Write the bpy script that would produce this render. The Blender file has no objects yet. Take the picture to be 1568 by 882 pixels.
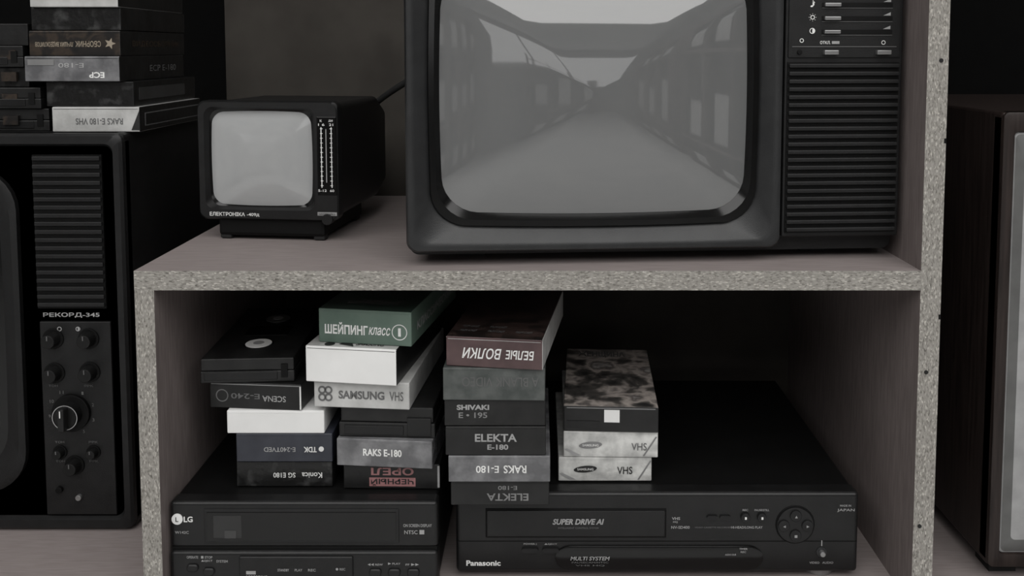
import bpy, math, random
from mathutils import Matrix, Vector
random.seed(7)
scene = bpy.context.scene
try:
    scene.view_settings.view_transform = 'Standard'
except Exception:
    pass

# ------------------------------------------------------------ materials
def new_mat(name):
    m = bpy.data.materials.new(name); m.use_nodes = True
    nt = m.node_tree
    b = nt.nodes.get('Principled BSDF')
    return m, nt, b

def mat(name, col, rough=0.5, col2=None, scale=40, bump=0.0, bscale=200, spec=0.5, metal=0.0,
        coat=0.0, stretch=(1, 1, 1), lo=0.35, hi=0.65):
    m, nt, b = new_mat(name)
    b.inputs['Roughness'].default_value = rough
    b.inputs['Metallic'].default_value = metal
    b.inputs['Specular IOR Level'].default_value = spec
    b.inputs['Coat Weight'].default_value = coat
    b.inputs['Coat Roughness'].default_value = 0.1
    tc = nt.nodes.new('ShaderNodeTexCoord')
    mp = nt.nodes.new('ShaderNodeMapping'); mp.inputs['Scale'].default_value = stretch
    nt.links.new(tc.outputs['Object'], mp.inputs['Vector'])
    if col2 is None:
        col2 = tuple(min(1, c * 1.25) for c in col)
    n = nt.nodes.new('ShaderNodeTexNoise'); n.inputs['Scale'].default_value = scale
    n.inputs['Detail'].default_value = 5
    nt.links.new(mp.outputs[0], n.inputs['Vector'])
    r = nt.nodes.new('ShaderNodeValToRGB')
    r.color_ramp.elements[0].position = lo; r.color_ramp.elements[0].color = (*col, 1)
    r.color_ramp.elements[1].position = hi; r.color_ramp.elements[1].color = (*col2, 1)
    nt.links.new(n.outputs['Fac'], r.inputs[0])
    nt.links.new(r.outputs[0], b.inputs['Base Color'])
    if bump > 0:
        n2 = nt.nodes.new('ShaderNodeTexNoise'); n2.inputs['Scale'].default_value = bscale
        n2.inputs['Detail'].default_value = 3
        nt.links.new(mp.outputs[0], n2.inputs['Vector'])
        bp = nt.nodes.new('ShaderNodeBump'); bp.inputs['Strength'].default_value = bump
        bp.inputs['Distance'].default_value = 0.002
        nt.links.new(n2.outputs['Fac'], bp.inputs['Height'])
        nt.links.new(bp.outputs[0], b.inputs['Normal'])
    return m

def particle_mat(name, stretch):
    m, nt, b = new_mat(name)
    b.inputs['Roughness'].default_value = 0.85
    b.inputs['Specular IOR Level'].default_value = 0.2
    tc = nt.nodes.new('ShaderNodeTexCoord')
    mp = nt.nodes.new('ShaderNodeMapping'); mp.inputs['Scale'].default_value = stretch
    nt.links.new(tc.outputs['Object'], mp.inputs['Vector'])
    v = nt.nodes.new('ShaderNodeTexVoronoi'); v.inputs['Scale'].default_value = 820
    v.inputs['Randomness'].default_value = 1
    nt.links.new(mp.outputs[0], v.inputs['Vector'])
    sep = nt.nodes.new('ShaderNodeSeparateColor')
    nt.links.new(v.outputs['Color'], sep.inputs[0])
    r = nt.nodes.new('ShaderNodeValToRGB')
    e = r.color_ramp.elements
    e[0].position = 0.0; e[0].color = (0.170, 0.160, 0.145, 1)
    e[1].position = 1.0; e[1].color = (0.48, 0.455, 0.415, 1)
    a = e.new(0.20); a.color = (0.25, 0.238, 0.217, 1)
    a = e.new(0.82); a.color = (0.305, 0.292, 0.268, 1)
    nt.links.new(sep.outputs[0], r.inputs[0])
    n = nt.nodes.new('ShaderNodeTexNoise'); n.inputs['Scale'].default_value = 420
    n.inputs['Detail'].default_value = 4
    nt.links.new(mp.outputs[0], n.inputs['Vector'])
    r2 = nt.nodes.new('ShaderNodeValToRGB')
    r2.color_ramp.elements[0].position = 0.32; r2.color_ramp.elements[0].color = (0.55, 0.54, 0.53, 1)
    r2.color_ramp.elements[1].position = 0.46; r2.color_ramp.elements[1].color = (1, 1, 1, 1)
    nt.links.new(n.outputs['Fac'], r2.inputs[0])
    mx = nt.nodes.new('ShaderNodeMix'); mx.data_type = 'RGBA'; mx.blend_type = 'MULTIPLY'
    mx.inputs[0].default_value = 1
    nt.links.new(r.outputs[0], mx.inputs[6]); nt.links.new(r2.outputs[0], mx.inputs[7])
    nt.links.new(mx.outputs[2], b.inputs['Base Color'])
    bp = nt.nodes.new('ShaderNodeBump'); bp.inputs['Strength'].default_value = 0.25
    bp.inputs['Distance'].default_value = 0.0005
    nt.links.new(n.outputs['Fac'], bp.inputs['Height']); nt.links.new(bp.outputs[0], b.inputs['Normal'])
    return m

def print_mat(name, cols, scale=14, rough=0.35, seed=0, dist=1.2):
    m, nt, b = new_mat(name)
    b.inputs['Roughness'].default_value = rough
    tc = nt.nodes.new('ShaderNodeTexCoord')
    mp = nt.nodes.new('ShaderNodeMapping'); mp.inputs['Location'].default_value = (seed, seed * 2, 0)
    nt.links.new(tc.outputs['Object'], mp.inputs['Vector'])
    n = nt.nodes.new('ShaderNodeTexNoise'); n.inputs['Scale'].default_value = scale
    n.inputs['Detail'].default_value = 3; n.inputs['Distortion'].default_value = dist
    nt.links.new(mp.outputs[0], n.inputs['Vector'])
    r = nt.nodes.new('ShaderNodeValToRGB')
    e = r.color_ramp.elements
    e[0].position = 0.3; e[0].color = (*cols[0], 1)
    e[1].position = 0.7; e[1].color = (*cols[-1], 1)
    k = len(cols)
    for i in range(1, k - 1):
        a = e.new(0.3 + 0.4 * i / (k - 1)); a.color = (*cols[i], 1)
    nt.links.new(n.outputs['Fac'], r.inputs[0])
    nt.links.new(r.outputs[0], b.inputs['Base Color'])
    return m

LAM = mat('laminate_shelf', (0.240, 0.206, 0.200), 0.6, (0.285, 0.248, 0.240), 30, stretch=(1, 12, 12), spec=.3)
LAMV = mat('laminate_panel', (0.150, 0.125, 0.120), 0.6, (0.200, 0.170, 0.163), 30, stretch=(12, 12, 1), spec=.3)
PBH = particle_mat('particleboard_edge_h', (0.45, 1, 1.2))
PBV = particle_mat('particleboard_edge_v', (1.2, 1, 0.45))
BACK = mat('hardboard_back', (0.036, 0.032, 0.028), 0.85, (0.052, 0.047, 0.041), 12, spec=.2)
PL = mat('black_plastic', (0.0065, 0.0065, 0.0067), 0.48, (0.0095, 0.0095, 0.0097), 60, bump=0.12, bscale=900, spec=.35)
PLD = mat('dark_plastic_deep', (0.002, 0.002, 0.002), 0.6, spec=.2)
PLG = mat('charcoal_plastic', (0.016, 0.0165, 0.0172), 0.36, (0.021, 0.0215, 0.0222), 60, bump=0.10, bscale=900, spec=.4)
PLR = mat('grille_plastic', (0.010, 0.010, 0.0103), 0.45, (0.013, 0.013, 0.0133), 60, spec=.3)
PLK = mat('knob_plastic', (0.0065, 0.0065, 0.0065), 0.45, (0.008, 0.008, 0.008), 60, spec=.25)
PLV = mat('vcr_plastic', (0.0068, 0.0068, 0.007), 0.36, (0.0098, 0.0098, 0.010), 30, bump=0.08, bscale=900, spec=.35)
GLOSS = mat('gloss_black', (0.003, 0.003, 0.003), 0.15, spec=.4)
TOPM = mat('vcr_top_metal', (0.0035, 0.0035, 0.0035), 0.5, spec=.25)
WHITE = mat('print_white', (0.64, 0.64, 0.63), 0.6)
GREYP = mat('print_grey', (0.27, 0.27, 0.27), 0.6)
DIM = mat('print_dim', (0.09, 0.09, 0.09), 0.6)
BLK = mat('print_black', (0.010, 0.010, 0.010), 0.5)
METAL = mat('dull_metal', (0.30, 0.30, 0.30), 0.35, metal=0.8)
RUB = mat('rubber', (0.006, 0.006, 0.006), 0.8)
WOODC = mat('dark_veneer', (0.012, 0.008, 0.007), 0.45, (0.028, 0.020, 0.0175), 22, stretch=(10, 10, 0.6), spec=.3)
BEIGE = mat('mask_grey', (0.090, 0.090, 0.088), 0.5)
RACKG = mat('rack_screen_glass', (0.55, 0.55, 0.55), 0.4)

def screen_mat(name, c, rough=.11, ior=1.6):
    m, nt, b = new_mat(name)
    n = nt.nodes.new('ShaderNodeTexNoise'); n.inputs['Scale'].default_value = 6
    r = nt.nodes.new('ShaderNodeValToRGB')
    r.color_ramp.elements[0].color = (c * .95, c * .97, c * .98, 1)
    r.color_ramp.elements[1].color = (c * 1.05, c * 1.06, c * 1.06, 1)
    nt.links.new(n.outputs['Fac'], r.inputs[0]); nt.links.new(r.outputs[0], b.inputs['Base Color'])
    b.inputs['Roughness'].default_value = 0.6
    b.inputs['Specular IOR Level'].default_value = 0.0
    b.inputs['Coat Weight'].default_value = 1.0
    b.inputs['Coat IOR'].default_value = ior
    b.inputs['Coat Roughness'].default_value = rough
    return m
CRT = screen_mat('crt_glass', 0.135, .035, 1.85)
CRT2 = screen_mat('crt_glass_small', 0.36, .09, 1.65)

# ------------------------------------------------------------ builder
class G:
    def __init__(s, name, loc=(0, 0, 0), rz=0, off=None):
        s.e = bpy.data.objects.new(name, None)
        s.e.empty_display_size = 0.03
        scene.collection.objects.link(s.e)
        s.e.location = loc; s.e.rotation_euler = (0, 0, math.radians(rz))
        o = Vector(off) if off is not None else Vector((0, 0, 0))
        s.base = Matrix.Translation(-o)
        s.M = s.base.copy()
    def at(s, x, y, z, rz=0):
        s.M = s.base @ Matrix.Translation((x, y, z)) @ Matrix.Rotation(math.radians(rz), 4, 'Z')
    def reset(s): s.M = s.base.copy()
    def mesh(s, name, verts, faces, m, smooth=False, bevel=0, seg=2, mats=None, fm=None):
        me = bpy.data.meshes.new(name)
        me.from_pydata([tuple(s.M @ Vector(v)) for v in verts], [], faces)
        if mats:
            for q in mats: me.materials.append(q)
            for i, p in enumerate(me.polygons): p.material_index = fm[i]
        else:
            me.materials.append(m)
        me.validate(); me.update()
        ob = bpy.data.objects.new(name, me); scene.collection.objects.link(ob); ob.parent = s.e
        if smooth:
            for p in me.polygons: p.use_smooth = True
        if bevel > 0:
            b = ob.modifiers.new('bevel', 'BEVEL'); b.width = bevel; b.segments = seg
            b.limit_method = 'ANGLE'; b.angle_limit = math.radians(40)
        return ob
    def box(s, name, x0, x1, y0, y1, z0, z1, m, bevel=0, seg=2, front=None, side=None, top=None):
        v = [(x0, y0, z0), (x1, y0, z0), (x1, y1, z0), (x0, y1, z0), (x0, y0, z1), (x1, y0, z1), (x1, y1, z1), (x0, y1, z1)]
        f = [(0, 3, 2, 1), (4, 5, 6, 7), (0, 1, 5, 4), (1, 2, 6, 5), (2, 3, 7, 6), (3, 0, 4, 7)]
        ms = [m, front or m, side or m, top or m]
        return s.mesh(name, v, f, m, False, bevel, seg, ms, [0, 3, 1, 2, 0, 2])
    def loft(s, name, rings, m, cap0=False, cap1=False, smooth=True, mats=None, rm=None):
        n = len(rings[0]); v = [p for r in rings for p in r]; f = []; fm = []
        for k in range(len(rings) - 1):
            for i in range(n):
                j = (i + 1) % n
                f.append((k * n + i, k * n + j, (k + 1) * n + j, (k + 1) * n + i)); fm.append(rm[k] if rm else 0)
        if cap0: f.append(tuple(range(n))[::-1]); fm.append(rm[0] if rm else 0)
        if cap1: f.append(tuple(range((len(rings) - 1) * n, len(rings) * n))); fm.append(rm[-1] if rm else 0)
        ob = s.mesh(name, v, f, m, smooth, mats=mats, fm=fm)
        if smooth:
            md = ob.modifiers.new('es', 'EDGE_SPLIT'); md.split_angle = math.radians(38)
        return ob
    def cyl(s, name, x, z, r, y0, y1, m, n=28, r1=None, bevel=0.0006):
        r1 = r if r1 is None else r1
        a = [(x + r * math.cos(t * 2 * math.pi / n), y1, z + r * math.sin(t * 2 * math.pi / n)) for t in range(n)]
        b = [(x + r1 * math.cos(t * 2 * math.pi / n), y0, z + r1 * math.sin(t * 2 * math.pi / n)) for t in range(n)]
        return s.mesh(name, a + b, [(i, (i + 1) % n, n + (i + 1) % n, n + i) for i in range(n)] + [tuple(range(n, 2 * n)), tuple(range(n))[::-1]], m, False, bevel)
    def disc_z(s, name, x, y, z, r, h, m, n=28):
        a = [(x + r * math.cos(t * 2 * math.pi / n), y + r * math.sin(t * 2 * math.pi / n), z) for t in range(n)]
        b = [(p[0], p[1], z + h) for p in a]
        return s.mesh(name, a + b, [(i, (i + 1) % n, n + (i + 1) % n, n + i) for i in range(n)] + [tuple(range(n, 2 * n)), tuple(range(n))[::-1]], m)
    def ring(s, name, x, z, r, w, y, m, n=32):
        v = []
        for t in range(n):
            c, q = math.cos(t * 2 * math.pi / n), math.sin(t * 2 * math.pi / n)
            v += [(x + r * c, y, z + r * q), (x + (r - w) * c, y, z + (r - w) * q)]
        return s.mesh(name, v, [(2 * i, 2 * ((i + 1) % n), 2 * ((i + 1) % n) + 1, 2 * i + 1) for i in range(n)], m)
    def text(s, name, txt, x, z, w, h, m, y=-0.0004, flip=False, bold=0.012, plane='front', shear=0.0, X=None):
        cu = bpy.data.curves.new(name, 'FONT'); cu.body = txt; cu.size = 1; cu.offset = bold; cu.shear = shear
        cu.resolution_u = 3
        ob = bpy.data.objects.new(name, cu); scene.collection.objects.link(ob)
        dg = bpy.context.evaluated_depsgraph_get()
        me = bpy.data.meshes.new_from_object(ob.evaluated_get(dg))
        bpy.data.objects.remove(ob)
        if len(me.vertices) == 0: return
        xs = [v.co.x for v in me.vertices]; ys = [v.co.y for v in me.vertices]
        ax, bx, ay, by = min(xs), max(xs), min(ys), max(ys)
        for v in me.vertices:
            a = ((v.co.x - ax) / (bx - ax) - .5) * w; c = ((v.co.y - ay) / max(by - ay, 1e-6) - .5) * h
            if flip: a, c = -a, -c
            if plane == 'front': p = Vector((x + a, y, z + c))
            elif plane == 'top': p = Vector((x + a, z + c, y))       # y = height
            else: p = Vector((X, x + a, z + c))                      # right side face, x = depth
            v.co = s.M @ p
        me.materials.clear(); me.materials.append(m)
        o2 = bpy.data.objects.new(name, me); scene.collection.objects.link(o2); o2.parent = s.e
        return o2
    def tube(s, name, pts, r, m):
        cu = bpy.data.curves.new(name, 'CURVE'); cu.dimensions = '3D'; cu.bevel_depth = r; cu.bevel_resolution = 3
        sp = cu.splines.new('NURBS'); sp.points.add(len(pts) - 1)
        for i, p in enumerate(pts):
            q = s.M @ Vector(p); sp.points[i].co = (*q, 1)
        sp.use_endpoint_u = True; sp.order_u = 3
        cu.materials.append(m)
        ob = bpy.data.objects.new(name, cu); scene.collection.objects.link(ob); ob.parent = s.e
        return ob

def rr(x0, x1, z0, z1, r, y, bx=0, bz=0, nc=7, ne=10):
    cx, cz, hw, hh = (x0 + x1) / 2, (z0 + z1) / 2, (x1 - x0) / 2, (z1 - z0) / 2
    P = []
    cs = [(hw - r, hh - r, 0), (-(hw - r), hh - r, 90), (-(hw - r), -(hh - r), 180), (hw - r, -(hh - r), 270)]
    for k, (a, c, t0) in enumerate(cs):
        for i in range(nc + 1):
            t = math.radians(t0 + 90 * i / nc); P.append((a + r * math.cos(t), c + r * math.sin(t)))
        a2, c2, t2 = cs[(k + 1) % 4]; t = math.radians(t2)
        q0 = P[-1]; q1 = (a2 + r * math.cos(t), c2 + r * math.sin(t))
        for i in range(1, ne):
            P.append((q0[0] + (q1[0] - q0[0]) * i / ne, q0[1] + (q1[1] - q0[1]) * i / ne))
    out = []
    for x, z in P:
        X = x * (1 - bx * (z / hh) ** 2); Z = z * (1 - bz * (x / hw) ** 2)
        out.append((cx + X, y, cz + Z))
    return out

def dome(outline, bulge, K=10):
    n = len(outline)
    cx = sum(p[0] for p in outline) / n; cz = sum(p[2] for p in outline) / n; y = outline[0][1]
    rings = []
    for k in range(K + 1):
        q = 1 - k / K * 0.97
        rings.append([(cx + (p[0] - cx) * q, y - bulge * (1 - q * q), cz + (p[2] - cz) * q) for p in outline])
    return rings

# ------------------------------------------------------------ room
RX0, RX1, RY0, RY1, RZ0, RZ1 = -3.2, 3.2, -7.2, 0.75, -0.98, 1.85
def room(name, x0, x1, y0, y1, z0, z1, m):
    v = [(x0, y0, z0), (x1, y0, z0), (x1, y1, z0), (x0, y1, z0), (x0, y0, z1), (x1, y0, z1), (x1, y1, z1), (x0, y1, z1)]
    f = [(0, 3, 2, 1), (4, 5, 6, 7), (0, 1, 5, 4), (1, 2, 6, 5), (2, 3, 7, 6), (3, 0, 4, 7)]
    me = bpy.data.meshes.new(name); me.from_pydata(v, [], f); me.materials.append(m)
    o = bpy.data.objects.new(name, me); scene.collection.objects.link(o)
WALLM = mat('painted_wall', (0.34, 0.34, 0.34), 0.9)
WALLD = mat('dark_painted_wall', (0.003, 0.003, 0.003), 0.95, spec=.1)
FLOORM = mat('floor_linoleum', (0.60, 0.60, 0.60), 0.6, (0.66, 0.66, 0.65), 5)
CEILM = mat('ceiling_paint', (0.5, 0.5, 0.5), 0.9)
room('wall_back', RX0, RX1, RY1, RY1 + .1, RZ0, RZ1, WALLD)
room('wall_front', RX0, RX1, RY0 - .1, RY0, RZ0, RZ1, WALLM)
room('wall_left', RX0 - .1, RX0, RY0, RY1, RZ0, RZ1, WALLM)
room('wall_right', RX1, RX1 + .1, RY0, RY1, RZ0, RZ1, WALLM)
room('floor', RX0, RX1, RY0, RY1, RZ0 - .1, RZ0, FLOORM)
room('ceiling', RX0, RX1, RY0, RY1, RZ1, RZ1 + .1, CEILM)
# daylight window in the wall behind the photographer
m_, nt_, b_ = new_mat('window_daylight')
b_.inputs['Emission Color'].default_value = (1, 1, 1, 1); b_.inputs['Emission Strength'].default_value = 1.1
g = G('window_1', (0.1, RY0, 0.3))
g.box('pane', -2.0, 2.0, .01, .02, -.15, 1.2, m_)
FR = mat('window_frame_paint', (.5, .5, .5), .5)
for k, (a, b2, c_, d_) in enumerate(((-2.06, -2.0, -.2, 1.26), (2.0, 2.06, -.2, 1.26), (-2.06, 2.06, -.2, -.14), (-2.06, 2.06, 1.2, 1.26), (-.70, -.62, -.2, 1.26), (.62, .70, -.2, 1.26))):
    g.box('frame_%d' % k, a, b2, .0, .05, c_, d_, FR)

# ------------------------------------------------------------ shelving unit
g = G('shelving_unit', (0, 0.0, -0.98), off=(0, 0, -0.98))
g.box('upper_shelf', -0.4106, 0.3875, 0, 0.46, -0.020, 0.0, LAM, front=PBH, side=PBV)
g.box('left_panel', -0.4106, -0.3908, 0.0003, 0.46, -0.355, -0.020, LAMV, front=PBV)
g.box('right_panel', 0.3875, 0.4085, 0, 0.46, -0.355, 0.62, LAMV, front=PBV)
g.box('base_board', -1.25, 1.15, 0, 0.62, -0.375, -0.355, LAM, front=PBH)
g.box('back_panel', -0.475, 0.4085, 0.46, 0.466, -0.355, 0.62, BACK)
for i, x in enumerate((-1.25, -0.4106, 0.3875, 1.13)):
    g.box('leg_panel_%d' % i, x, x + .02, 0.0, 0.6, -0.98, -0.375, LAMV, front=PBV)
for i, (x, z) in enumerate(((.401, .213), (.3957, -.105), (.3938, -.268))):
    g.cyl('screw_head_%d' % i, x, z, 0.0021, -0.0006, 0.001, RUB, n=14, bevel=0)
for i, (z) in enumerate((.13, -.05)):
    g.box('chipped_spot_%d' % i, .4065, .4087, -0.0003, 0.001, z, z + .005, PLD)
g.cyl('cable_hole', 0.30, -0.108, 0.016, 0.457, 0.4605, PLD)
g.cyl('cable_hole_rim', 0.30, -0.108, 0.020, 0.458, 0.4605, PL)

# ------------------------------------------------------------ big television
g = G('television', (-0.1357, 0.010, 0.0186), rz=3.6)
W, H = 0.518, 0.322
g.loft('cabinet', [rr(0.002, W, -.009, H, .010, .020), rr(0.002, W, -.009, H, .010, .130), rr(.012, W - .012, -.004, H - .01, .02, .150),
                   rr(.05, W - .06, .005, H - .05, .03, .26), rr(.12, W - .13, .01, H - .10, .03, .37)], PL, True, True)
BX0, BX1, BZ0, BZ1 = 0.0, 0.3905, -0.003, H
g.loft('screen_bezel', [rr(BX0, BX1, BZ0, BZ1, .012, .022), rr(BX0, BX1, BZ0, BZ1, .012, .004),
                        rr(BX0 + .002, BX1 - .001, BZ0 + .002, BZ1 - .002, .012, .0008),
                        rr(BX0 + .006, BX1 - .004, BZ0 + .006, BZ1 - .006, .012, .000),
                        rr(BX0 + .010, BX1 - .010, BZ0 + .010, BZ1 - .010, .016, .0018, .004, .006),
                        rr(BX0 + .022, BX1 - .022, BZ0 + .023, BZ1 - .022, .034, .012, .018, .025)], PLG)
g.loft('screen_gasket', [rr(.022, .3685, .020, .300, .034, .012, .018, .025),
                         rr(.0235, .367, .0215, .2985, .034, .0085, .018, .025),
                         rr(.029, .3615, .027, .293, .036, .0085, .02, .028),
                         rr(.035, .3555, .034, .285, .036, .016, .022, .032)], GLOSS)
g.loft('screen', dome(rr(.034, .3565, .0335, .286, .036, .015, .022, .032), .020, 16), CRT, False, True)
# control panel
g.box('control_panel', .3925, W, .003, .024, .008, H, PLR, bevel=.002)
g.box('panel_recess', .395, W - .004, .0018, .004, .013, .192, PLD)
nr = 22
for i in range(nr):
    z = .0165 + i * (.172 / (nr - 1))
    g.box('grille_rib_%d' % i, .396, W - .005, -.002, .004, z - .0020, z + .0020, PLR, bevel=.0008)
g.box('slider_panel', .3955, W - .004, .0012, .004, .197, H - .01, PL, bevel=.0005)
for i, z in enumerate((.2515, .2375, .2235)):
    g.box('slider_slot_%d' % i, .430, .505, .0006, .002, z - .0022, z + .0022, PLD)
    g.box('slider_line_%d' % i, .430, .505, .0004, .0008, z - .0036, z - .0031, DIM)
    g.box('slider_knob_%d' % i, .432, .449, -.003, .002, z - .0018, z + .0018, METAL, bevel=.0006)
    v = [(.495, .0006, z + .003), (.503, .0006, z + .003), (.503, .0006, z + .0065)]
    g.mesh('slider_wedge_%d' % i, v, [(0, 1, 2)], GREYP)
g.text('icon_sound', '\u266A', .420, .2525, .005, .007, WHITE, y=.0006)
g.ring('icon_brightness', .420, .2385, .0024, .0009, .0006, WHITE)
for k in range(8):
    t = k * math.pi / 4
    g.box('icon_ray_%d' % k, .420 + .0037 * math.cos(t) - .0003, .420 + .0037 * math.cos(t) + .0003, .0005, .0008, .2385 + .0037 * math.sin(t) - .0003, .2385 + .0037 * math.sin(t) + .0003, WHITE)
g.ring('icon_contrast', .420, .2245, .003, .0007, .0006, WHITE)
g.box('icon_contrast_half', .420, .4222, .0005, .0008, .2225, .2265, WHITE)
g.ring('icon_headphone', .409, .2145, .0022, .0007, .0006, WHITE)
g.text('label_afc', 'ОТКЛ.', .434, .2125, .011, .0033, WHITE, y=.0006)
g.box('label_box', .441, .449, .0005, .0008, .211, .214, GREYP)
g.ring('icon_power', .496, .2125, .0022, .0006, .0006, WHITE)
g.box('panel_seam', .399, W - .008, .0004, .002, .2078, .2086, DIM)
for i, x in enumerate((.432, .488)):
    g.box('push_button_%d' % i, x, x + .015, -.004, .003, .200, .2045, METAL, bevel=.0006)
g.cyl('jack', .407, .2025, .0025, -.0005, .003, PLD)
for i, (x, y) in enumerate(((.05, .05), (.43, .05), (.12, .28), (.34, .28))):
    g.box('foot_%d' % i, x, x + .03, y, y + .03, -.018, .022, RUB)

# ------------------------------------------------------------ small portable television
g = G('portable_television', (-0.3155, 0.138, 0.0006), rz=-6, off=(-0.3155, 0, 0))
X0, X1, Z0, Z1 = -.4006, -.2305, .024, .164
g.loft('cabinet', [rr(X0 + .003, X1 - .003, Z0 + .003, Z1 - .003, .008, .012), rr(X0 + .003, X1 - .003, Z0 + .003, Z1 - .003, .008, .17),
                   rr(X0 + .02, X1 - .01, Z0 + .01, Z1 - .02, .012, .23)], PL, True, True)
g.loft('front_frame', [rr(X0, X1, Z0, Z1, .010, .016), rr(X0, X1, Z0, Z1, .010, .003), rr(X0 + .002, X1 - .002, Z0 + .002, Z1 - .002, .010, 0.0),
                       rr(X0 + .0085, X1 - .0275, Z0 + .012, Z1 - .007, .010, .000, .01, .01), rr(X0 + .0115, X1 - .0305, Z0 + .0145, Z1 - .010, .012, .007, .02, .02)], PL)
g.loft('front_fill', [rr(X1 - .0300, X1 - .001, Z0 + .002, Z1 - .002, .004, .001, ne=4), rr(X1 - .0290, X1 - .003, Z0 + .003, Z1 - .003, .004, .0004, ne=4)], PL, False, True)
g.loft('tube_gasket', [rr(X0 + .0095, X1 - .0310, Z0 + .0140, Z1 - .0095, .012, .007, .02, .02), rr(X0 + .0135, X1 - .034, Z0 + .0160, Z1 - .0125, .014, .009, .03, .035)], GLOSS)
g.loft('screen', dome(rr(X0 + .0130, X1 - .0335, Z0 + .0155, Z1 - .012, .014, .009, .03, .035), .007), CRT2, False, True)
g.box('tuning_scale', -.2555, -.2325, -.0008, .003, .055, .146, GLOSS, bevel=.0006)
for k, x in enumerate((-.2500, -.2380)):
    g.box('scale_line_%d' % k, x - .0005, x + .0005, -.0013, -.0006, .064, .134, WHITE)
    for j in range(13):
        z = .066 + j * .0055
        g.box('scale_tick_%d_%d' % (k, j), x - (.0012 if k == 0 else .0018), x + (.0018 if k == 0 else .0012), -.0014, -.0006, z, z + .0007, WHITE)
g.box('scale_pointer', -.2447, -.2437, -.0016, -.0006, .070, .132, GREYP)
for s_, x, z in (('К', -.250, .1415), ('ДМ', -.2385, .1415), ('1 6', -.2495, .137), ('21', -.238, .137), ('5-12', -.2495, .0605), ('60', -.238, .0605)):
    g.text('scale_text', s_, x, z, .0025 * len(s_) , .0028, WHITE, y=-.0012)
g.text('maker_text', 'ЕЛЕКТРОНІКА', -.3655, .0308, .043, .0046, WHITE, y=-.0003, bold=.02)
g.text('model_text', '-409д', -.3340, .0304, .015, .0044, WHITE, y=-.0003)
g.box('tuning_label', -.2560, -.2330, -.0006, .003, .0312, .0352, GREYP)
g.text('tuning_text', 'НАСТРОЙКА', -.2445, .0332, .020, .0026, BLK, y=-.0009)
g.cyl('tuning_wheel', -.2445, .0268, .0065, -.002, .01, PL)
g.box('stand', -.380, -.250, .006, .150, .004, .030, PLD, bevel=.004)
for i, (x, y) in enumerate(((-.379, .008), (-.265, .008), (-.379, .13), (-.265, .13))):
    g.box('foot_%d' % i, x, x + .014, y, y + .014, 0, .012, RUB, bevel=.002)
g.reset()
g.tube('antenna_cable', [(-.270, .205, .120), (-.272, .225, .130), (-.245, .20, .150), (-.205, .17, .174), (-.155, .15, .200)], .0045, RUB)

# ------------------------------------------------------------ console television at the left
g = G('television.001', (-0.78, 0.142, -0.355), off=(-0.78, 0, -0.355))
X0, X1, Z0, Z1 = -1.08, -.487, -.352, .126
g.box('cabinet', X0, X1, .006, .36, Z0, Z1, PL, bevel=.005, seg=3)
g.loft('front_frame', [rr(X0, X1, Z0, Z1, .010, .02), rr(X0, X1, Z0, Z1, .010, .003), rr(X0 + .003, X1 - .003, Z0 + .003, Z1 - .003, .010, 0),
                       rr(X0 + .010, X1 - .010, Z0 + .012, Z1 - .012, .010, 0), rr(X0 + .013, X1 - .013, Z0 + .015, Z1 - .015, .010, .006)], PLR, False, True)
g.loft('tube_surround', [rr(-1.070, -.612, -.305, .085, .05, .007), rr(-1.070, -.612, -.305, .085, .05, -.001), rr(-1.065, -.617, -.300, .080, .05, -.004, .01, .01),
                         rr(-1.050, -.633, -.284, .062, .05, .003, .015, .02)], PL)
g.loft('tube_gasket', [rr(-1.050, -.633, -.284, .062, .05, .003, .015, .02), rr(-1.040, -.643, -.275, .056, .05, .002, .015, .02)], GLOSS)
g.loft('screen', dome(rr(-1.041, -.642, -.276, .057, .05, .002, .015, .02), .022), CRT, False, True)
g.box('speaker_recess', -.593, -.512, .003, .008, -.082, .101, PLD)
for i in range(19):
    z = -.077 + i * (.174 / 18)
    g.box('grille_rib_%d' % i, -.592, -.513, .0, .008, z - .0024, z + .0024, PLR, bevel=.0008)
g.text('name_text', 'РЕКОРД-345', -.5545, -.0905, .067, .0062, GREYP, y=.0045, bold=.02)
g.box('control_plate', -.592, -.508, .003, .008, -.335, -.098, PL, bevel=.001)
def knob(nm, x, z, r, d, mk=PLK, ptr=True):
    g.cyl(nm + '_base', x, z, r * 1.3, .001, .004, PLD, bevel=.0004)
    g.cyl(nm, x, z, r, .001 - d, .002, mk, r1=r * .85, bevel=.0008)
    if ptr: g.box(nm + '_mark', x - .0006, x + .0006, .0004 - d, .001 - d, z + r * .2, z + r * .75, DIM)
knob('brightness_knob', -.576, -.1185, .0095, .012); knob('contrast_knob', -.534, -.1185, .0095, .012)
knob('volume_knob', -.576, -.1600, .0095, .012); knob('tone_knob', -.534, -.1590, .0095, .012)
g.ring('icon_0', -.568, -.1065, .0028, .0010, .002, GREYP); g.ring('icon_1', -.546, -.1065, .0028, .0010, .002, GREYP)
g.box('icon_1_half', -.546, -.544, .0015, .0022, -.1084, -.1046, GREYP)
g.cyl('channel_dial', -.557, -.2080, .0225, -.002, .004, PLD); g.cyl('channel_knob', -.557, -.2080, .0150, -.014, .002, PLK, r1=.013)
g.box('channel_grip', -.561, -.553, -.024, -.010, -.222, -.194, PLR, bevel=.002)
g.box('channel_mark', -.5576, -.5564, -.0246, -.023, -.204, -.196, WHITE)
g.ring('channel_chrome', -.557, -.2080, .0150, .0010, -.0142, LABM0 if False else GREYP)
for k, (t, lab) in enumerate(((60, '1'), (20, '2'), (-20, '3'), (-60, '5'), (115, '11'), (150, '10'), (190, '9'), (235, '8'))):
    a = math.radians(t)
    g.text('channel_number_%d' % k, lab, -.557 + .027 * math.cos(a), -.208 + .027 * math.sin(a), .0024 * len(lab), .004, DIM, y=.0022)
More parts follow.
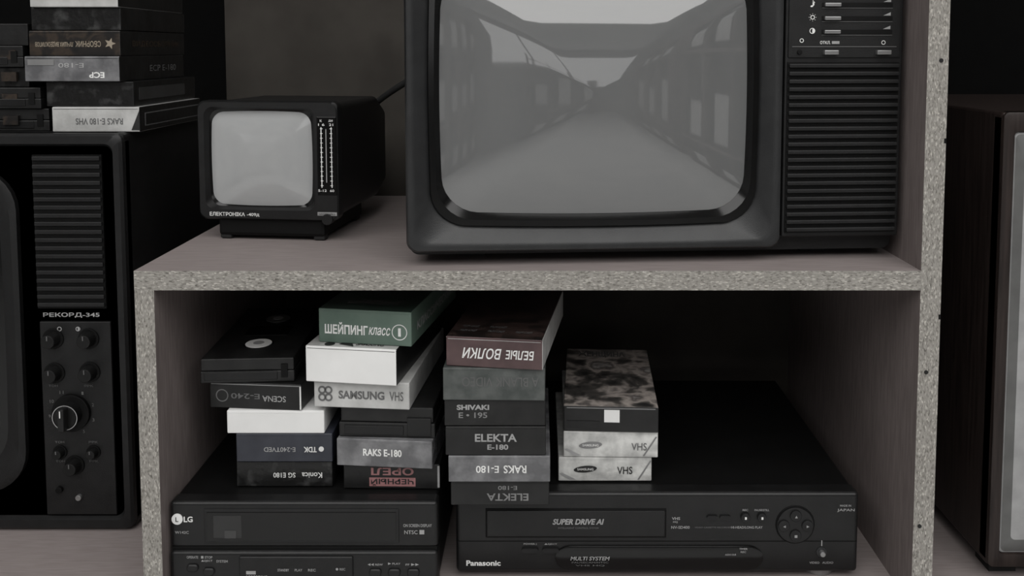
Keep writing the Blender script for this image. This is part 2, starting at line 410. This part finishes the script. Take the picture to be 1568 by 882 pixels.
knob('tuning_knob', -.573, -.2570, .0065, .008); knob('vhf_knob', -.533, -.2570, .0065, .008); knob('power_knob', -.556, -.2730, .009, .012)
for k, (x, z) in enumerate(((-.573, -.2445), (-.533, -.2445), (-.578, -.1755), (-.536, -.1755), (-.573, -.268), (-.533, -.268))):
    g.text('caption_%d' % k, 'ЯРК' if k % 2 else 'ТОН', x, z, .011, .0028, DIM, y=.0022)
g.cyl('jack', -.552, -.3125, .0035, -.001, .004, METAL); g.cyl('lock', -.575, -.303, .004, -.001, .004, PLD)
for i, (x, y) in enumerate(((-1.04, .03), (-.535, .03), (-1.04, .3), (-.535, .3))):
    g.box('foot_%d' % i, x, x + .03, y, y + .03, -.3546, -.345, RUB)

# ------------------------------------------------------------ console television at the right
g = G('television.002', (0.77, 0.042, -0.355), off=(0.77, 0, -0.355))
X0, X1, Z0, Z1 = .489, 1.06, -.338, .158
g.box('cabinet', X0, X1, .004, .38, Z0, Z1, WOODC, bevel=.003)
g.loft('front_rim', [rr(X0, X1, Z0, Z1, .006, .02), rr(X0, X1, Z0, Z1, .006, .001), rr(X0 + .002, X1 - .002, Z0 + .002, Z1 - .002, .006, 0),
                     rr(X0 + .011, X1 - .011, Z0 + .014, Z1 - .020, .005, 0.0), rr(X0 + .012, X1 - .012, Z0 + .015, Z1 - .021, .005, .006)], WOODC)
g.loft('mask', [rr(X0 + .012, X1 - .012, Z0 + .015, Z1 - .021, .005, .0035), rr(X0 + .0135, X1 - .0135, Z0 + .017, Z1 - .023, .005, .002),
                rr(X0 + .024, X1 - .12, Z0 + .03, Z1 - .05, .005, .002), rr(X0 + .040, X1 - .13, Z0 + .045, Z1 - .07, .04, .0035)], BEIGE,
       mats=[GREYP, BEIGE, GREYP], rm=[0, 1, 2])
g.loft('screen', dome(rr(X0 + .039, X1 - .129, Z0 + .044, Z1 - .069, .04, .0035, .01, .01), .02), CRT, False, True)
g.box('control_strip', X1 - .11, X1 - .02, 0, .005, Z0 + .03, Z1 - .03, PL, bevel=.002)
for i in range(4): g.cyl('knob_%d' % i, X1 - .065, Z0 + .08 + i * .06, .014, -.014, .002, PLG)
for i, (x, y) in enumerate(((.50, .02), (1.0, .02), (.50, .33), (1.0, .33))):
    g.box('foot_%d' % i, x, x + .03, y, y + .03, -.3546, -.336, RUB)

# ------------------------------------------------------------ narrow video recorder
g = G('video_recorder', (-0.247, 0.015, -0.355), off=(-0.247, 0, -0.355))
X0, X1, ZT = -.388, -.1064, -.250
g.box('chassis', X0 + .002, X1 - .002, .012, .26, -.349, ZT - .001, TOPM, bevel=.002)
g.box('front_upper', X0, X1, 0, .020, -.300, ZT, PLV, bevel=.004, seg=4)
g.box('front_step', X0 + .001, X1 - .001, .001, .02, -.303, -.299, PLD)
g.box('front_lower', X0, X1, -.003, .020, -.349, -.3025, PLV, bevel=.004, seg=4)
g.box('slot_frame', -.352, -.147, -.0012, .004, -.2945, -.2575, PLR, bevel=.001)
g.box('slot_door', -.349, -.150, -.0016, .003, -.2915, -.2605, GLOSS, bevel=.0006)
g.box('slot_window', -.342, -.312, -.0020, .002, -.2885, -.2640, mat('smoked_window', (.014, .014, .014), .3), bevel=.0006)
g.box('slot_cassette', -.330, -.318, -.0023, .002, -.2885, -.2800, mat('cassette_in_slot', (.035, .035, .035), .4))
g.cyl('emblem', -.3800, -.2685, .0058, -.0012, .002, WHITE, bevel=0); g.text('emblem_text', 'L', -.3800, -.2685, .003, .005, BLK, y=-.0016)
g.text('maker_text', 'LG', -.3685, -.2688, .0095, .0062, WHITE, y=-.0006, bold=.03)
g.text('model_text', 'W142C', -.3755, -.2830, .0145, .0030, GREYP, y=-.0006)
g.text('osd_text', 'ON SCREEN DISPLAY', -.1275, -.2755, .030, .0034, GREYP, y=-.0006)
g.text('ntsc_text', 'NTSC', -.1345, -.2828, .014, .0042, GREYP, y=-.0006); g.box('ntsc_box', -.1255, -.1205, -.0008, .001, -.2850, -.2806, GREYP)
g.box('centre_console', -.315, -.195, -.0055, .002, -.347, -.3070, PL, bevel=.002, seg=3)
for k, (u, v_, s_, w) in enumerate(((-.364, -.3085, 'OPERATE', .012), (-.349, -.3085, '■ STOP', .012), (-.349, -.3125, '▲EJECT', .012), (-.333, -.3130, 'SYSTEM', .012),
                               (-.268, -.321, 'STANDBY', .012), (-.252, -.321, 'PLAY', .008), (-.238, -.321, 'REC', .008), (-.172, -.3165, '◄◄ REW', .016), (-.152, -.3155, '► PLAY', .013), (-.133, -.3165, 'FF ►►', .014), (-.208, -.320, '● REC', .010))):
    y = -.0060 if -.315 < u < -.195 else -.0034
    g.text('caption_%d' % k, s_, u, v_, w, .0028, GREYP, y=y)
g.text('recording_text', 'RECORDING', -.302 + .006, -.3285, .022, .0034, GREYP, y=-.006); g.box('recording_box', -.307, -.297, -.0062, -.005, -.3255, -.3222, GREYP)
for k, (x, z, w) in enumerate(((-.364, -.320, .012), (-.347, -.324, .012), (-.172, -.325, .013), (-.152, -.325, .013), (-.132, -.325, .013))):
    g.loft('button_%d' % k, [rr(x - w / 2, x + w / 2, z - .004, z + .004, .0035, -.002, ne=2), rr(x - w / 2, x + w / 2, z - .004, z + .004, .0035, -.0045, ne=2), rr(x - w / 2 + .001, x + w / 2 - .001, z - .003, z + .003, .0028, -.0055, ne=2)], PLR, False, True)
for i, (x, y) in enumerate(((-.37, .02), (-.14, .02), (-.37, .22), (-.14, .22))):
    g.box('foot_%d' % i, x, x + .02, y, y + .02, -.3546, -.348, RUB)

# ------------------------------------------------------------ wide video recorder
g = G('video_recorder.001', (0.128, 0.048, -0.355), off=(0.128, 0, -0.355))
X0, X1, ZT = -.0905, .3490, -.257
g.box('chassis', X0 + .003, X1 - .003, .012, .33, -.346, ZT - .0012, TOPM, bevel=.0025)
g.box('front_panel', X0, X1, 0, .022, -.3475, ZT, PLV, bevel=.0045, seg=4)
g.box('front_seam', X0 + .002, X1 - .002, -.0004, .002, -.3123, -.3115, PLD)
g.box('door_frame', -.058, .139, -.0010, .003, -.3075, -.2750, PLD, bevel=.0006)
g.box('cassette_door', -.0565, .1375, -.0022, .002, -.3060, -.2765, PLV, bevel=.001)
g.text('feature_text', 'SUPER DRIVE AI', .0430, -.2885, .056, .0066, GREYP, y=-.0028, bold=.035, shear=.25)
g.text('feature_sub', 'INTELLIGENT CONTROL SYSTEM', .0430, -.2955, .044, .0020, DIM, y=-.0028)
g.loft('flap', [rr(.018, .245, -.3440, -.3165, .010, .001, .06, 0), rr(.018, .245, -.3440, -.3165, .010, -.0016, .06, 0), rr(.020, .243, -.3425, -.3180, .010, -.0022, .06, 0)], GLOSS, False, True)
g.text('system_text', 'MULTI SYSTEM', .0560, -.3300, .043, .0045, GREYP, y=-.0028, shear=.2, bold=.02)
g.text('system_sub', 'PAL/SECAM/NTSC', .0560, -.3345, .040, .0020, DIM, y=-.0028); g.text('system_sub2', 'VHS HQ', .0560, -.3380, .032, .0020, DIM, y=-.0028)
g.text('maker_text', 'Panasonic', -.0605, -.3365, .0375, .0062, WHITE, y=-.0006, bold=.03)
g.text('made_text', 'MADE IN', .3340, -.2715, .012, .0022, GREYP, y=-.0006); g.text('made_text2', 'JAPAN', .3345, -.2768, .019, .0038, GREYP, y=-.0006)
g.text('vhs_text', 'VHS', .1495, -.2860, .009, .0032, GREYP, y=-.0006, bold=.02); g.text('hq_text', 'HQ', .1490, -.2900, .005, .0024, GREYP, y=-.0006)
g.text('model_text', 'NV-SD400', .1545, -.2960, .020, .0032, GREYP, y=-.0006)
g.text('vcr_text', 'VIDEO CASSETTE RECORDER', .1900, -.2960, .040, .0018, DIM, y=-.0006); g.text('long_text', 'HI-HEAD/LONG PLAY', .2270, -.2960, .034, .0028, GREYP, y=-.0006)
for k, (x, s_) in enumerate(((.225, 'REC'), (.243, 'PAUSE/STILL'))):
    g.text('btn_text_%d' % k, s_, x, -.2765, .006 if k == 0 else .016, .0022, GREYP, y=-.0006)
    g.cyl('round_button_%d' % k, x, -.2845, .0050, -.003, .002, PLR)
    g.box('round_mark_%d' % k, x - .001, x + .001, -.0036, -.0028, -.2858, -.2832, WHITE)
for k, x in enumerate((.189, .203)):
    g.loft('oval_button_%d' % k, [rr(x - .006, x + .006, -.2875, -.2825, .0024, .001, ne=2), rr(x - .006, x + .006, -.2875, -.2825, .0024, -.002, ne=2)], PLR, False, True)
g.cyl('jog_ring', .2795, -.2930, .0215, -.0008, .002, PLD); g.cyl('jog_disc', .2795, -.2930, .0200, -.0022, .002, PLV)
for k in range(4):
    a = k * math.pi / 2; cx, cz = .2795 + .0128 * math.cos(a), -.2930 + .0110 * math.sin(a)
    g.cyl('jog_button_%d' % k, cx, cz, .0062, -.0042, -.001, PLR)
    g.text('jog_mark_%d' % k, ('►', '▲', '◄', '■')[k], cx, cz, .003, .003, GREYP, y=-.0048)
for k, x in enumerate((-.0095, .0130)):
    g.text('power_text_%d' % k, ('POWER |', '▲EJECT')[k], x, -.3150, .014, .0022, GREYP, y=-.0006)
    g.loft('long_button_%d' % k, [rr(x - .009, x + .009, -.3240, -.3190, .0024, .001, ne=2), rr(x - .009, x + .009, -.3240, -.3190, .0024, -.003, ne=2)], PLR, False, True)
g.text('timer_text', 'TIMER', .223, -.3190, .009, .0022, GREYP, y=-.003); g.text('rec_text', 'REC', .223, -.3225, .006, .0022, GREYP, y=-.003)
g.text('audio_text', 'AUDIO DUB', .209, -.3255, .012, .0020, GREYP, y=-.003)
g.cyl('jack_ring', .3090, -.3240, .0058, -.0012, .002, PLG); g.cyl('jack_plug', .3090, -.3240, .0030, -.006, .002, METAL)
g.box('jack_mark', .3085, .3095, -.0008, .001, -.3170, -.3110, GREYP)
g.text('jack_text', 'VIDEO   AUDIO', .309, -.3360, .026, .0024, GREYP, y=-.0006)
for i, (x, y) in enumerate(((-.06, .03), (.295, .004), (-.06, .29), (.295, .29))):
    g.disc_z('foot_%d' % i, x + .017, y + .02, -.3546, .018, .010, METAL if i == 1 else RUB)

# ------------------------------------------------------------ video cassettes
SW = dict(
    black=mat('sleeve_black', (0.0070, 0.0070, 0.0070), 0.38, (0.013, 0.013, 0.013), 45, bump=.2, bscale=90, spec=.38),
    scuff=mat('sleeve_black_scuffed', (0.008, 0.008, 0.008), 0.3, (0.05, 0.05, 0.05), 70, bump=.5, bscale=90, lo=.52, hi=.78, spec=.4),
    white=mat('sleeve_white', (0.70, 0.70, 0.69), 0.6, (0.78, 0.78, 0.77), 15),
    offw=mat('sleeve_offwhite', (0.38, 0.38, 0.37), 0.35, (0.52, 0.52, 0.51), 40, bump=.5, bscale=60),
    wrap=mat('sleeve_wrapped', (0.36, 0.36, 0.35), 0.25, (0.62, 0.62, 0.60), 55, bump=.9, bscale=60),
    raks=mat('sleeve_grey', (0.10, 0.10, 0.105), 0.22, (0.22, 0.22, 0.227), 40, bump=1.0, bscale=60, lo=.42, hi=.7),
    blue=mat('sleeve_navy', (0.018, 0.020, 0.029), 0.35, (0.032, 0.035, 0.047), 40),
    green=mat('sleeve_green', (0.080, 0.122, 0.098), 0.4, (0.108, 0.155, 0.125), 30),
    gdark=mat('sleeve_dark_green', (0.014, 0.028, 0.021), 0.35, (0.03, 0.05, 0.04), 25),
    ggrey=mat('sleeve_grey_green', (0.042, 0.049, 0.046), 0.4, (0.085, 0.092, 0.088), 60, bump=.3),
    maroon=mat('sleeve_maroon', (0.056, 0.032, 0.033), 0.3, (0.088, 0.053, 0.053), 40),
    brown=print_mat('sleeve_brown_print', [(.006, .006, .006), (.012, .010, .009), (.036, .026, .019), (.010, .009, .008)], 40, seed=3),
)
PINK = mat('print_pink', (0.26, 0.125, 0.125), 0.5)
LABG = mat('label_grey', (0.10, 0.10, 0.10), 0.5)
LABM = mat('label_mid_grey', (0.16, 0.16, 0.16), 0.5)
COVER_D = print_mat('cover_portrait', [(.02, .02, .02), (.07, .065, .06), (.38, .34, .31), (.10, .09, .085), (.46, .44, .42)], 30, seed=2, dist=.25)
COVER_C = print_mat('cover_wolves', [(.004, .004, .004), (.010, .007, .006), (.035, .022, .019), (.010, .007, .007)], 24, seed=5)
CREAM = mat('print_cream', (0.26, 0.22, 0.17), 0.5)

TW, TL = 0.104, 0.188
def sleeve(g, n, x, y, z, h, m, rz=0, w=TW, side=None, top=None):
    """closed card sleeve, end toward -y, pivot on front-left corner"""
    g.at(x, y, z, rz)
    g.box('tape_%d_sleeve' % n, 0, w, 0, TL, 0, h - .0004, m, bevel=.0011, seg=3, side=side, top=top)
    g.box('tape_%d_seam' % n, .002, w - .002, -.0002, .002, h - .0032, h - .0028, side or m)
def cassette(g, n, x, y, z, h, rz=0, w=.103, label=True):
    g.at(x, y, z, rz)
    g.box('tape_%d_shell_lower' % n, 0, w, 0, TL, 0, h * .48, SW['black'], bevel=.001)
    g.box('tape_%d_shell_upper' % n, .0005, w - .0005, .0005, TL - .0005, h * .50, h, SW['black'], bevel=.001)
    g.box('tape_%d_flap' % n, .004, w * .82, -.0010, .004, h * .12, h * .46, PLV, bevel=.0006)
    g.box('tape_%d_notch' % n, w * .86, w * .93, -.0008, .003, h * .2, h * .75, PLD)
    for k, yy in enumerate((.048, .140)):
        g.disc_z('tape_%d_hub_%d' % (n, k), w * .5, yy, h - .0002, .0165, .0006, GLOSS)
        g.disc_z('tape_%d_hubcap_%d' % (n, k), w * .5, yy, h + .0002, .0145, .0008, WHITE if k == 0 else DIM)
        g.disc_z('tape_%d_hubcore_%d' % (n, k), w * .5, yy, h + .0009, .0060, .0006, GREYP)
    g.box('tape_%d_window' % n, w * .25, w * .75, .078, .112, h - .0002, h + .0004, GLOSS)

# stack A
g = G('videotape_stack', (-.275, .047, -.250), off=(-.275, .047, -.250))
Y = .047
sleeve(g, 1, -.328, Y, -.2498, .0285, SW['scuff'], 0); g.text('t1', 'SG E180', .052, .013, .024, .0055, WHITE, flip=True); g.text('t1b', 'Konica', .082, .013, .022, .0062, WHITE, flip=True)
sleeve(g, 2, -.327, Y - .002, -.2213, .0318, SW['blue'], 0); g.text('t2', 'TDK', .080, .014, .014, .0060, WHITE, flip=True, bold=.025); g.text('t2b', 'E-240TVED', .047, .014, .034, .0052, GREYP, flip=True); g.cyl('t2c', .092, .0145, .0028, -.0004, .001, WHITE, bevel=0)
sleeve(g, 3, -.3363, Y - .002, -.1895, .0256, SW['white'], 0, w=.105)
sleeve(g, 4, -.3570, Y + .006, -.1639, .0288, SW['black'], -5, w=.102); g.text('t4', 'SCENA', .072, .012, .026, .0065, GREYP, flip=True); g.text('t4b', 'E-240', .040, .014, .032, .0060, DIM, flip=True); g.ring('t4c', .014, .014, .007, .0012, -.0004, DIM)
g.box('edge4', .1003, .1018, -.0004, .002, .001, .027, WHITE); g.box('edge4b', .002, .1018, -.0004, .002, .0262, .0272, LABM)
cassette(g, 5, -.3645, Y, -.1350, .0264, 3, w=.100)
# stack B
g = G('videotape_stack.001', (-.17, .043, -.250), off=(-.17, .043, -.250))
Y = .043
sleeve(g, 1, -.2110, Y, -.2498, .0277, SW['black'], -1); g.box('band1', .028, .078, -.0005, .002, .003, .0125, PINK); g.text('t1', 'ЧЕРНЫЙ', .053, .0078, .046, .0075, BLK, y=-.0009, bold=.02, flip=True); g.text('t1b', 'ОРЕЛ', .053, .0195, .046, .0085, PINK, bold=.03, flip=True); g.box('edge1', .1018, .104, -.0004, .002, .002, .026, GREYP)
sleeve(g, 2, -.2170, Y - .004, -.2221, .0303, SW['raks'], -5); g.text('t2', 'RAKS E-180', .050, .0160, .042, .0080, WHITE, bold=.03)
g.at(-.215, Y, -.1918, -3)
g.box('tape_3_tray', 0, .104, 0, TL, 0, .0160, SW['black'], bevel=.0012); g.box('tape_3_case', .002, .102, .001, TL - .002, .0165, .0330, SW['black'], bevel=.0012)
g.box('tape_3_flap', .006, .070, -.0012, .004, .003, .013, PLV, bevel=.0006); g.box('tape_3_lip', .074, .100, -.0012, .004, .002, .022, PLV, bevel=.0006)
sleeve(g, 4, -.2410, Y - .001, -.1586, .0298, SW['offw'], -5); g.text('t4', 'SAMSUNG', .052, .0145, .050, .0090, LABG, bold=.035); g.text('t4b', 'VHS', .090, .0145, .015, .010, LABG, bold=.01)
for k, (a, c) in enumerate(((.009, .019), (.016, .019), (.009, .011), (.016, .011))): g.ring('t4r_%d' % k, a, c, .0044, .0020, -.0004, LABG)
sleeve(g, 5, -.2480, Y - .006, -.1288, .0395, SW['white'], -8, w=.100, side=SW['black'], top=SW['offw'])
g.disc_z('dot5', .024, .008, .0388, .0055, .0006, BLK); g.text('t5', 'SAMSUNG', .068, .012, .030, .010, BLK, y=.0396, plane='top')
g.mesh('arrow5', [(.034, .008, .0396), (.052, .003, .0396), (.043, .022, .0396)], [(0, 1, 2)], BLK)
sleeve(g, 6, -.2360, Y + .004, -.0893, .0375, SW['green'], -9, w=.103, side=SW['green'], top=SW['gdark'])
g.text('t6', 'ШЕЙПИНГ', .031, .0165, .048, .0130, WHITE, bold=.03); g.text('t6b', 'класс', .068, .0150, .024, .0085, WHITE, shear=.3)
g.ring('t6c', .090, .0150, .0085, .0009, -.0004, WHITE); g.text('t6d', '1', .090, .0150, .003, .009, WHITE)
g.text('t6e', 'КЛАССИЧЕСКИЙ', .095, .018, .150, .0125, GREYP, plane='side', X=.1034, bold=.03)
g.text('t6f', 'ШЕЙПИНГ', .055, .030, .060, .020, DIM, y=.0377, plane='top', bold=.03); g.text('t6g', 'КЛАСС', .060, .062, .050, .020, DIM, y=.0377, plane='top', bold=.03)
# stack C
g = G('videotape_stack.002', (-.04, .019, -.257), off=(-.04, .019, -.257))
Y = .019
sleeve(g, 1, -.0930, Y + .002, -.2568, .0266, SW['black'], 0, w=.104); g.text('t1', 'ELEKTA', .060, .009, .044, .0080, LABM, flip=True, bold=.02); g.text('t1b', 'E-180', .060, .019, .020, .0045, LABM, flip=True)
sleeve(g, 2, -.0950, Y - .001, -.2301, .0285, SW['raks'], 0, w=.107); g.text('t2', 'RAKS', .070, .014, .024, .0085, WHITE, flip=True, bold=.02); g.text('t2b', 'E-180', .041, .014, .024, .0078, WHITE, flip=True, bold=.015)
sleeve(g, 3, -.0980, Y, -.2015, .0313, SW['black'], 0, w=.1055); g.text('t3', 'ELEKTA', .053, .0190, .044, .0085, GREYP, bold=.025); g.text('t3b', 'E-180', .055, .0090, .022, .0058, GREYP, bold=.03)
sleeve(g, 4, -.0990, Y + .001, -.1701, .0284, SW['black'], 0, w=.1060); g.text('t4', 'SHIVAKI', .030, .0200, .034, .0056, GREYP, bold=.04); g.text('t4b', 'E • 195', .030, .0115, .030, .0062, LABM, bold=.02)
sleeve(g, 5, -.1000, Y - .001, -.1417, .0350, SW['ggrey'], -1, w=.1065); g.text('t5', 'A BLANK VIDEO', .060, .020, .080, .010, DIM, flip=True, bold=.0)
sleeve(g, 6, -.0970, Y + .004, -.1066, .0322, SW['maroon'], -8, w=.1020, side=SW['offw'], top=COVER_C)
g.text('t6', 'БЕЛЫЕ', .078, .0150, .030, .0095, WHITE, flip=True, bold=.02, shear=.15); g.text('t6b', 'ВОЛКИ', .038, .0150, .042, .0115, WHITE, flip=True, bold=.015, shear=.25)
for k in range(5): g.text('t6s_%d' % k, 'FILM CAST', .020 + (k % 3) * .030, .020 + (k // 3) * .014, .018, .006, DIM, y=.0325, plane='top')
# stack D
g = G('videotape_stack.003', (.08, .073, -.257), off=(.08, .073, -.257))
Y = .073
def samsung(n, up):
    g.mesh('logo_%d' % n, [(.030 + .013 * math.cos(t / 20 * 2 * math.pi), -.0005, .0140 + .0040 * math.sin(t / 20 * 2 * math.pi + .25)) for t in range(20)], [tuple(range(20))], BLK if up else LABM)
    g.text('logo_text_%d' % n, 'SAMSUNG', .030, .0140, .018, .0026, WHITE, y=-.0009)
    g.text('vhs_%d' % n, 'VHS', .074 if up else .084, .0125, .017, .0085, BLK if up else LABG, bold=.01)
    g.mesh('stripe_%d' % n, [(.088, -.0005, .002), (.090, -.0005, .002), (.104, -.0005, .024), (.102, -.0005, .024)], [(0, 1, 2, 3)], LABM)
    g.mesh('stripe_b_%d' % n, [(.012, -.0005, .002), (.020, -.0005, .002), (.004, -.0005, .010), (.001, -.0005, .009)], [(0, 1, 2, 3)], GREYP)
sleeve(g, 1, .0219, Y, -.2568, .0278, SW['wrap'], 0); samsung(1, True)
sleeve(g, 2, .0275, Y, -.2290, .0298, SW['wrap'], -1, w=.105); samsung(2, False)
sleeve(g, 3, .0275, Y, -.1990, .0290, SW['black'], -3, w=.105, top=COVER_D)
g.box('label3', .045, .062, -.0006, .002, .011, .025, SW['white']); g.box('edge3', .0035, .1015, -.0005, .002, .0262, .0272, LABM)
g.box('flap3', .004, .040, -.0008, .002, .004, .012, PLV); g.text('title3', 'ЖЕНЩИНА', .045, .165, .060, .022, DIM, y=.0294, plane='top', bold=.03)

# stack E on the left television
g = G('videotape_stack.004', (-.53, .164, .126), off=(-.53, .164, .126))
Y = .164
sleeve(g, 1, -.5780, Y, .1262, .0300, SW['offw'], 0, side=SW['black']); g.text('t1', 'RAKS E-180 VHS', .056, .0125, .056, .0075, LABG, flip=True, bold=.01); g.mesh('k1', [(.094, -.0005, .002), (.104, -.0005, .002), (.104, -.0005, .026), (.099, -.0005, .014)], [(0, 1, 2, 3)], BLK)
g.box('side1', .1036, .1042, .014, .18, .006, .022, DIM); g.box('side1b', .1038, .1045, .016, .178, .0075, .0205, SW['black'])
sleeve(g, 2, -.5860, Y + .004, .1562, .0300, SW['scuff'], 0, side=SW['black']); g.box('side2', .1036, .1045, .014, .150, .007, .022, mat('label_side', (.035, .035, .035), .4))
sleeve(g, 3, -.6060, Y - .004, .1863, .0300, SW['raks'], 0, w=.112, side=SW['black']); g.box('band3', .004, .035, -.0006, .002, .019, .026, LABM); g.text('t3', 'ECP', .085, .0075, .018, .0070, WHITE, flip=True, bold=.03); g.text('t3b', 'E-180', .055, .019, .030, .0055, GREYP, flip=True)
g.text('s3', 'ECP E-180', .12, .014, .08, .008, LABG, plane='side', X=.1124)
sleeve(g, 4, -.6020, Y, .2164, .0300, SW['brown'], 0, w=.108, side=SW['black']); g.text('t4', 'СБОРНИК', .058 + .012, .0140, .030, .0070, CREAM, flip=True); g.text('t4b', 'ЛУЧШИХ ВИДЕОКЛИПОВ', .030, .0140, .045, .0065, CREAM, flip=True)
g.mesh('star4', [(.096 + (.007 if k % 2 == 0 else .003) * math.cos(k * math.pi / 5), -.0006, .0145 + (.007 if k % 2 == 0 else .003) * math.sin(k * math.pi / 5)) for k in range(10)], [tuple(range(10))], CREAM)
g.text('s4', 'ВИДЕОСБОРНИК', .10, .014, .14, .008, mat('print_rust', (.04, .027, .018), .5), plane='side', X=.1084)
sleeve(g, 5, -.6000, Y + .003, .2465, .0270, SW['scuff'], 0, w=.106, side=SW['black'])
sleeve(g, 6, -.5980, Y - .002, .2736, .0290, SW['offw'], 0, side=SW['black'])
# stack F on the left television
g = G('videotape_stack.005', (-.66, .175, .126), off=(-.66, .175, .126))
Y = .170
cassette(g, 1, -.6900, Y + .004, .1262, .0270, 0); cassette(g, 2, -.697, Y, .1535, .0250, 0)
sleeve(g, 3, -.702, Y + .005, .1790, .0240, SW['scuff'], 0, w=.092); cassette(g, 4, -.716, Y, .2032, .025, 0); sleeve(g, 5, -.712, Y + .003, .2285, .0265, SW['black'], 0)
for k in range(4):
    g.reset(); g.box('label_%d' % k, -.640, -.622, Y - .0004, Y + .004, .134 + .026 * k, .145 + .026 * k, SW['brown'])

# ------------------------------------------------------------ room furniture seen reflected in the screens
def rack(name, x, y, rz, seed, tiers=3):
    random.seed(seed)
    g = G(name, (x, y, -.98), rz=rz)
    for k in range(tiers + 1):
        g.box('shelf_%d' % k, -1.0, 1.0, -.22, .22, .12 + k * .55, .14 + k * .55, LAMV)
    for k, xx in enumerate((-1.0, -.34, .32, .98)):
        g.box('upright_%d' % k, xx, xx + .02, -.22, .22, 0, .30 + .55 * tiers, LAMV)
    for k in range(tiers):
        for j in range(3):
            a = -.93 + j * .66; w = random.uniform(.38, .5); h = random.uniform(.26, .4); z = .14 + k * .55
            g.box('set_%d_%d' % (k, j), a, a + w, -.18, .18, z, z + h, PL, bevel=.01)
            g.box('set_glass_%d_%d' % (k, j), a + .03, a + w * .75, -.19, -.17, z + .04, z + h - .04, RACKG)
rack('storage_rack', -2.3, -3.3, 90, 1); rack('storage_rack.001', 2.5, -2.4, -90, 2); rack('storage_rack.002', 2.5, -4.9, -90, 3)
rack('storage_rack.003', -2.5, -5.7, 90, 4); rack('storage_rack.004', .3, -6.6, 180, 5, 2)

# ------------------------------------------------------------ lights
def panel(name, x, y, sx, sy, power):
    g = G(name, (x, y, 1.85))
    g.box('housing', -sx / 2 - .03, sx / 2 + .03, -sy / 2 - .03, sy / 2 + .03, -.06, 0, mat('fill_housing', (.6, .6, .6), .5))  # made-up casing to carry the added soft light
    l = bpy.data.lights.new(name + '_light', 'AREA'); l.shape = 'RECTANGLE'; l.size = sx; l.size_y = sy; l.energy = power
    l.color = (1, .99, .975)
    o = bpy.data.objects.new('added_soft_light', l); scene.collection.objects.link(o); o.parent = g.e; o.location = (0, 0, -.065)
panel('added_ceiling_fill', 0.0, -2.2, 4.6, 3.0, 130)  # added overhead soft panel standing in for diffuse daylight, no known lamp

w = bpy.data.worlds.new('world'); scene.world = w; w.use_nodes = True
w.node_tree.nodes['Background'].inputs[0].default_value = (.5, .5, .5, 1); w.node_tree.nodes['Background'].inputs[1].default_value = .2

# ------------------------------------------------------------ camera
c = bpy.data.cameras.new('camera'); co = bpy.data.objects.new('camera', c); scene.collection.objects.link(co)
c.sensor_width = 36; c.lens = 1350 / 1568 * 36; c.shift_x = -41 / 1568; c.shift_y = -271 / 1568; c.clip_start = .01
co.location = (0, -.88, .224); co.rotation_euler = (math.radians(86), 0, 0)
scene.camera = co
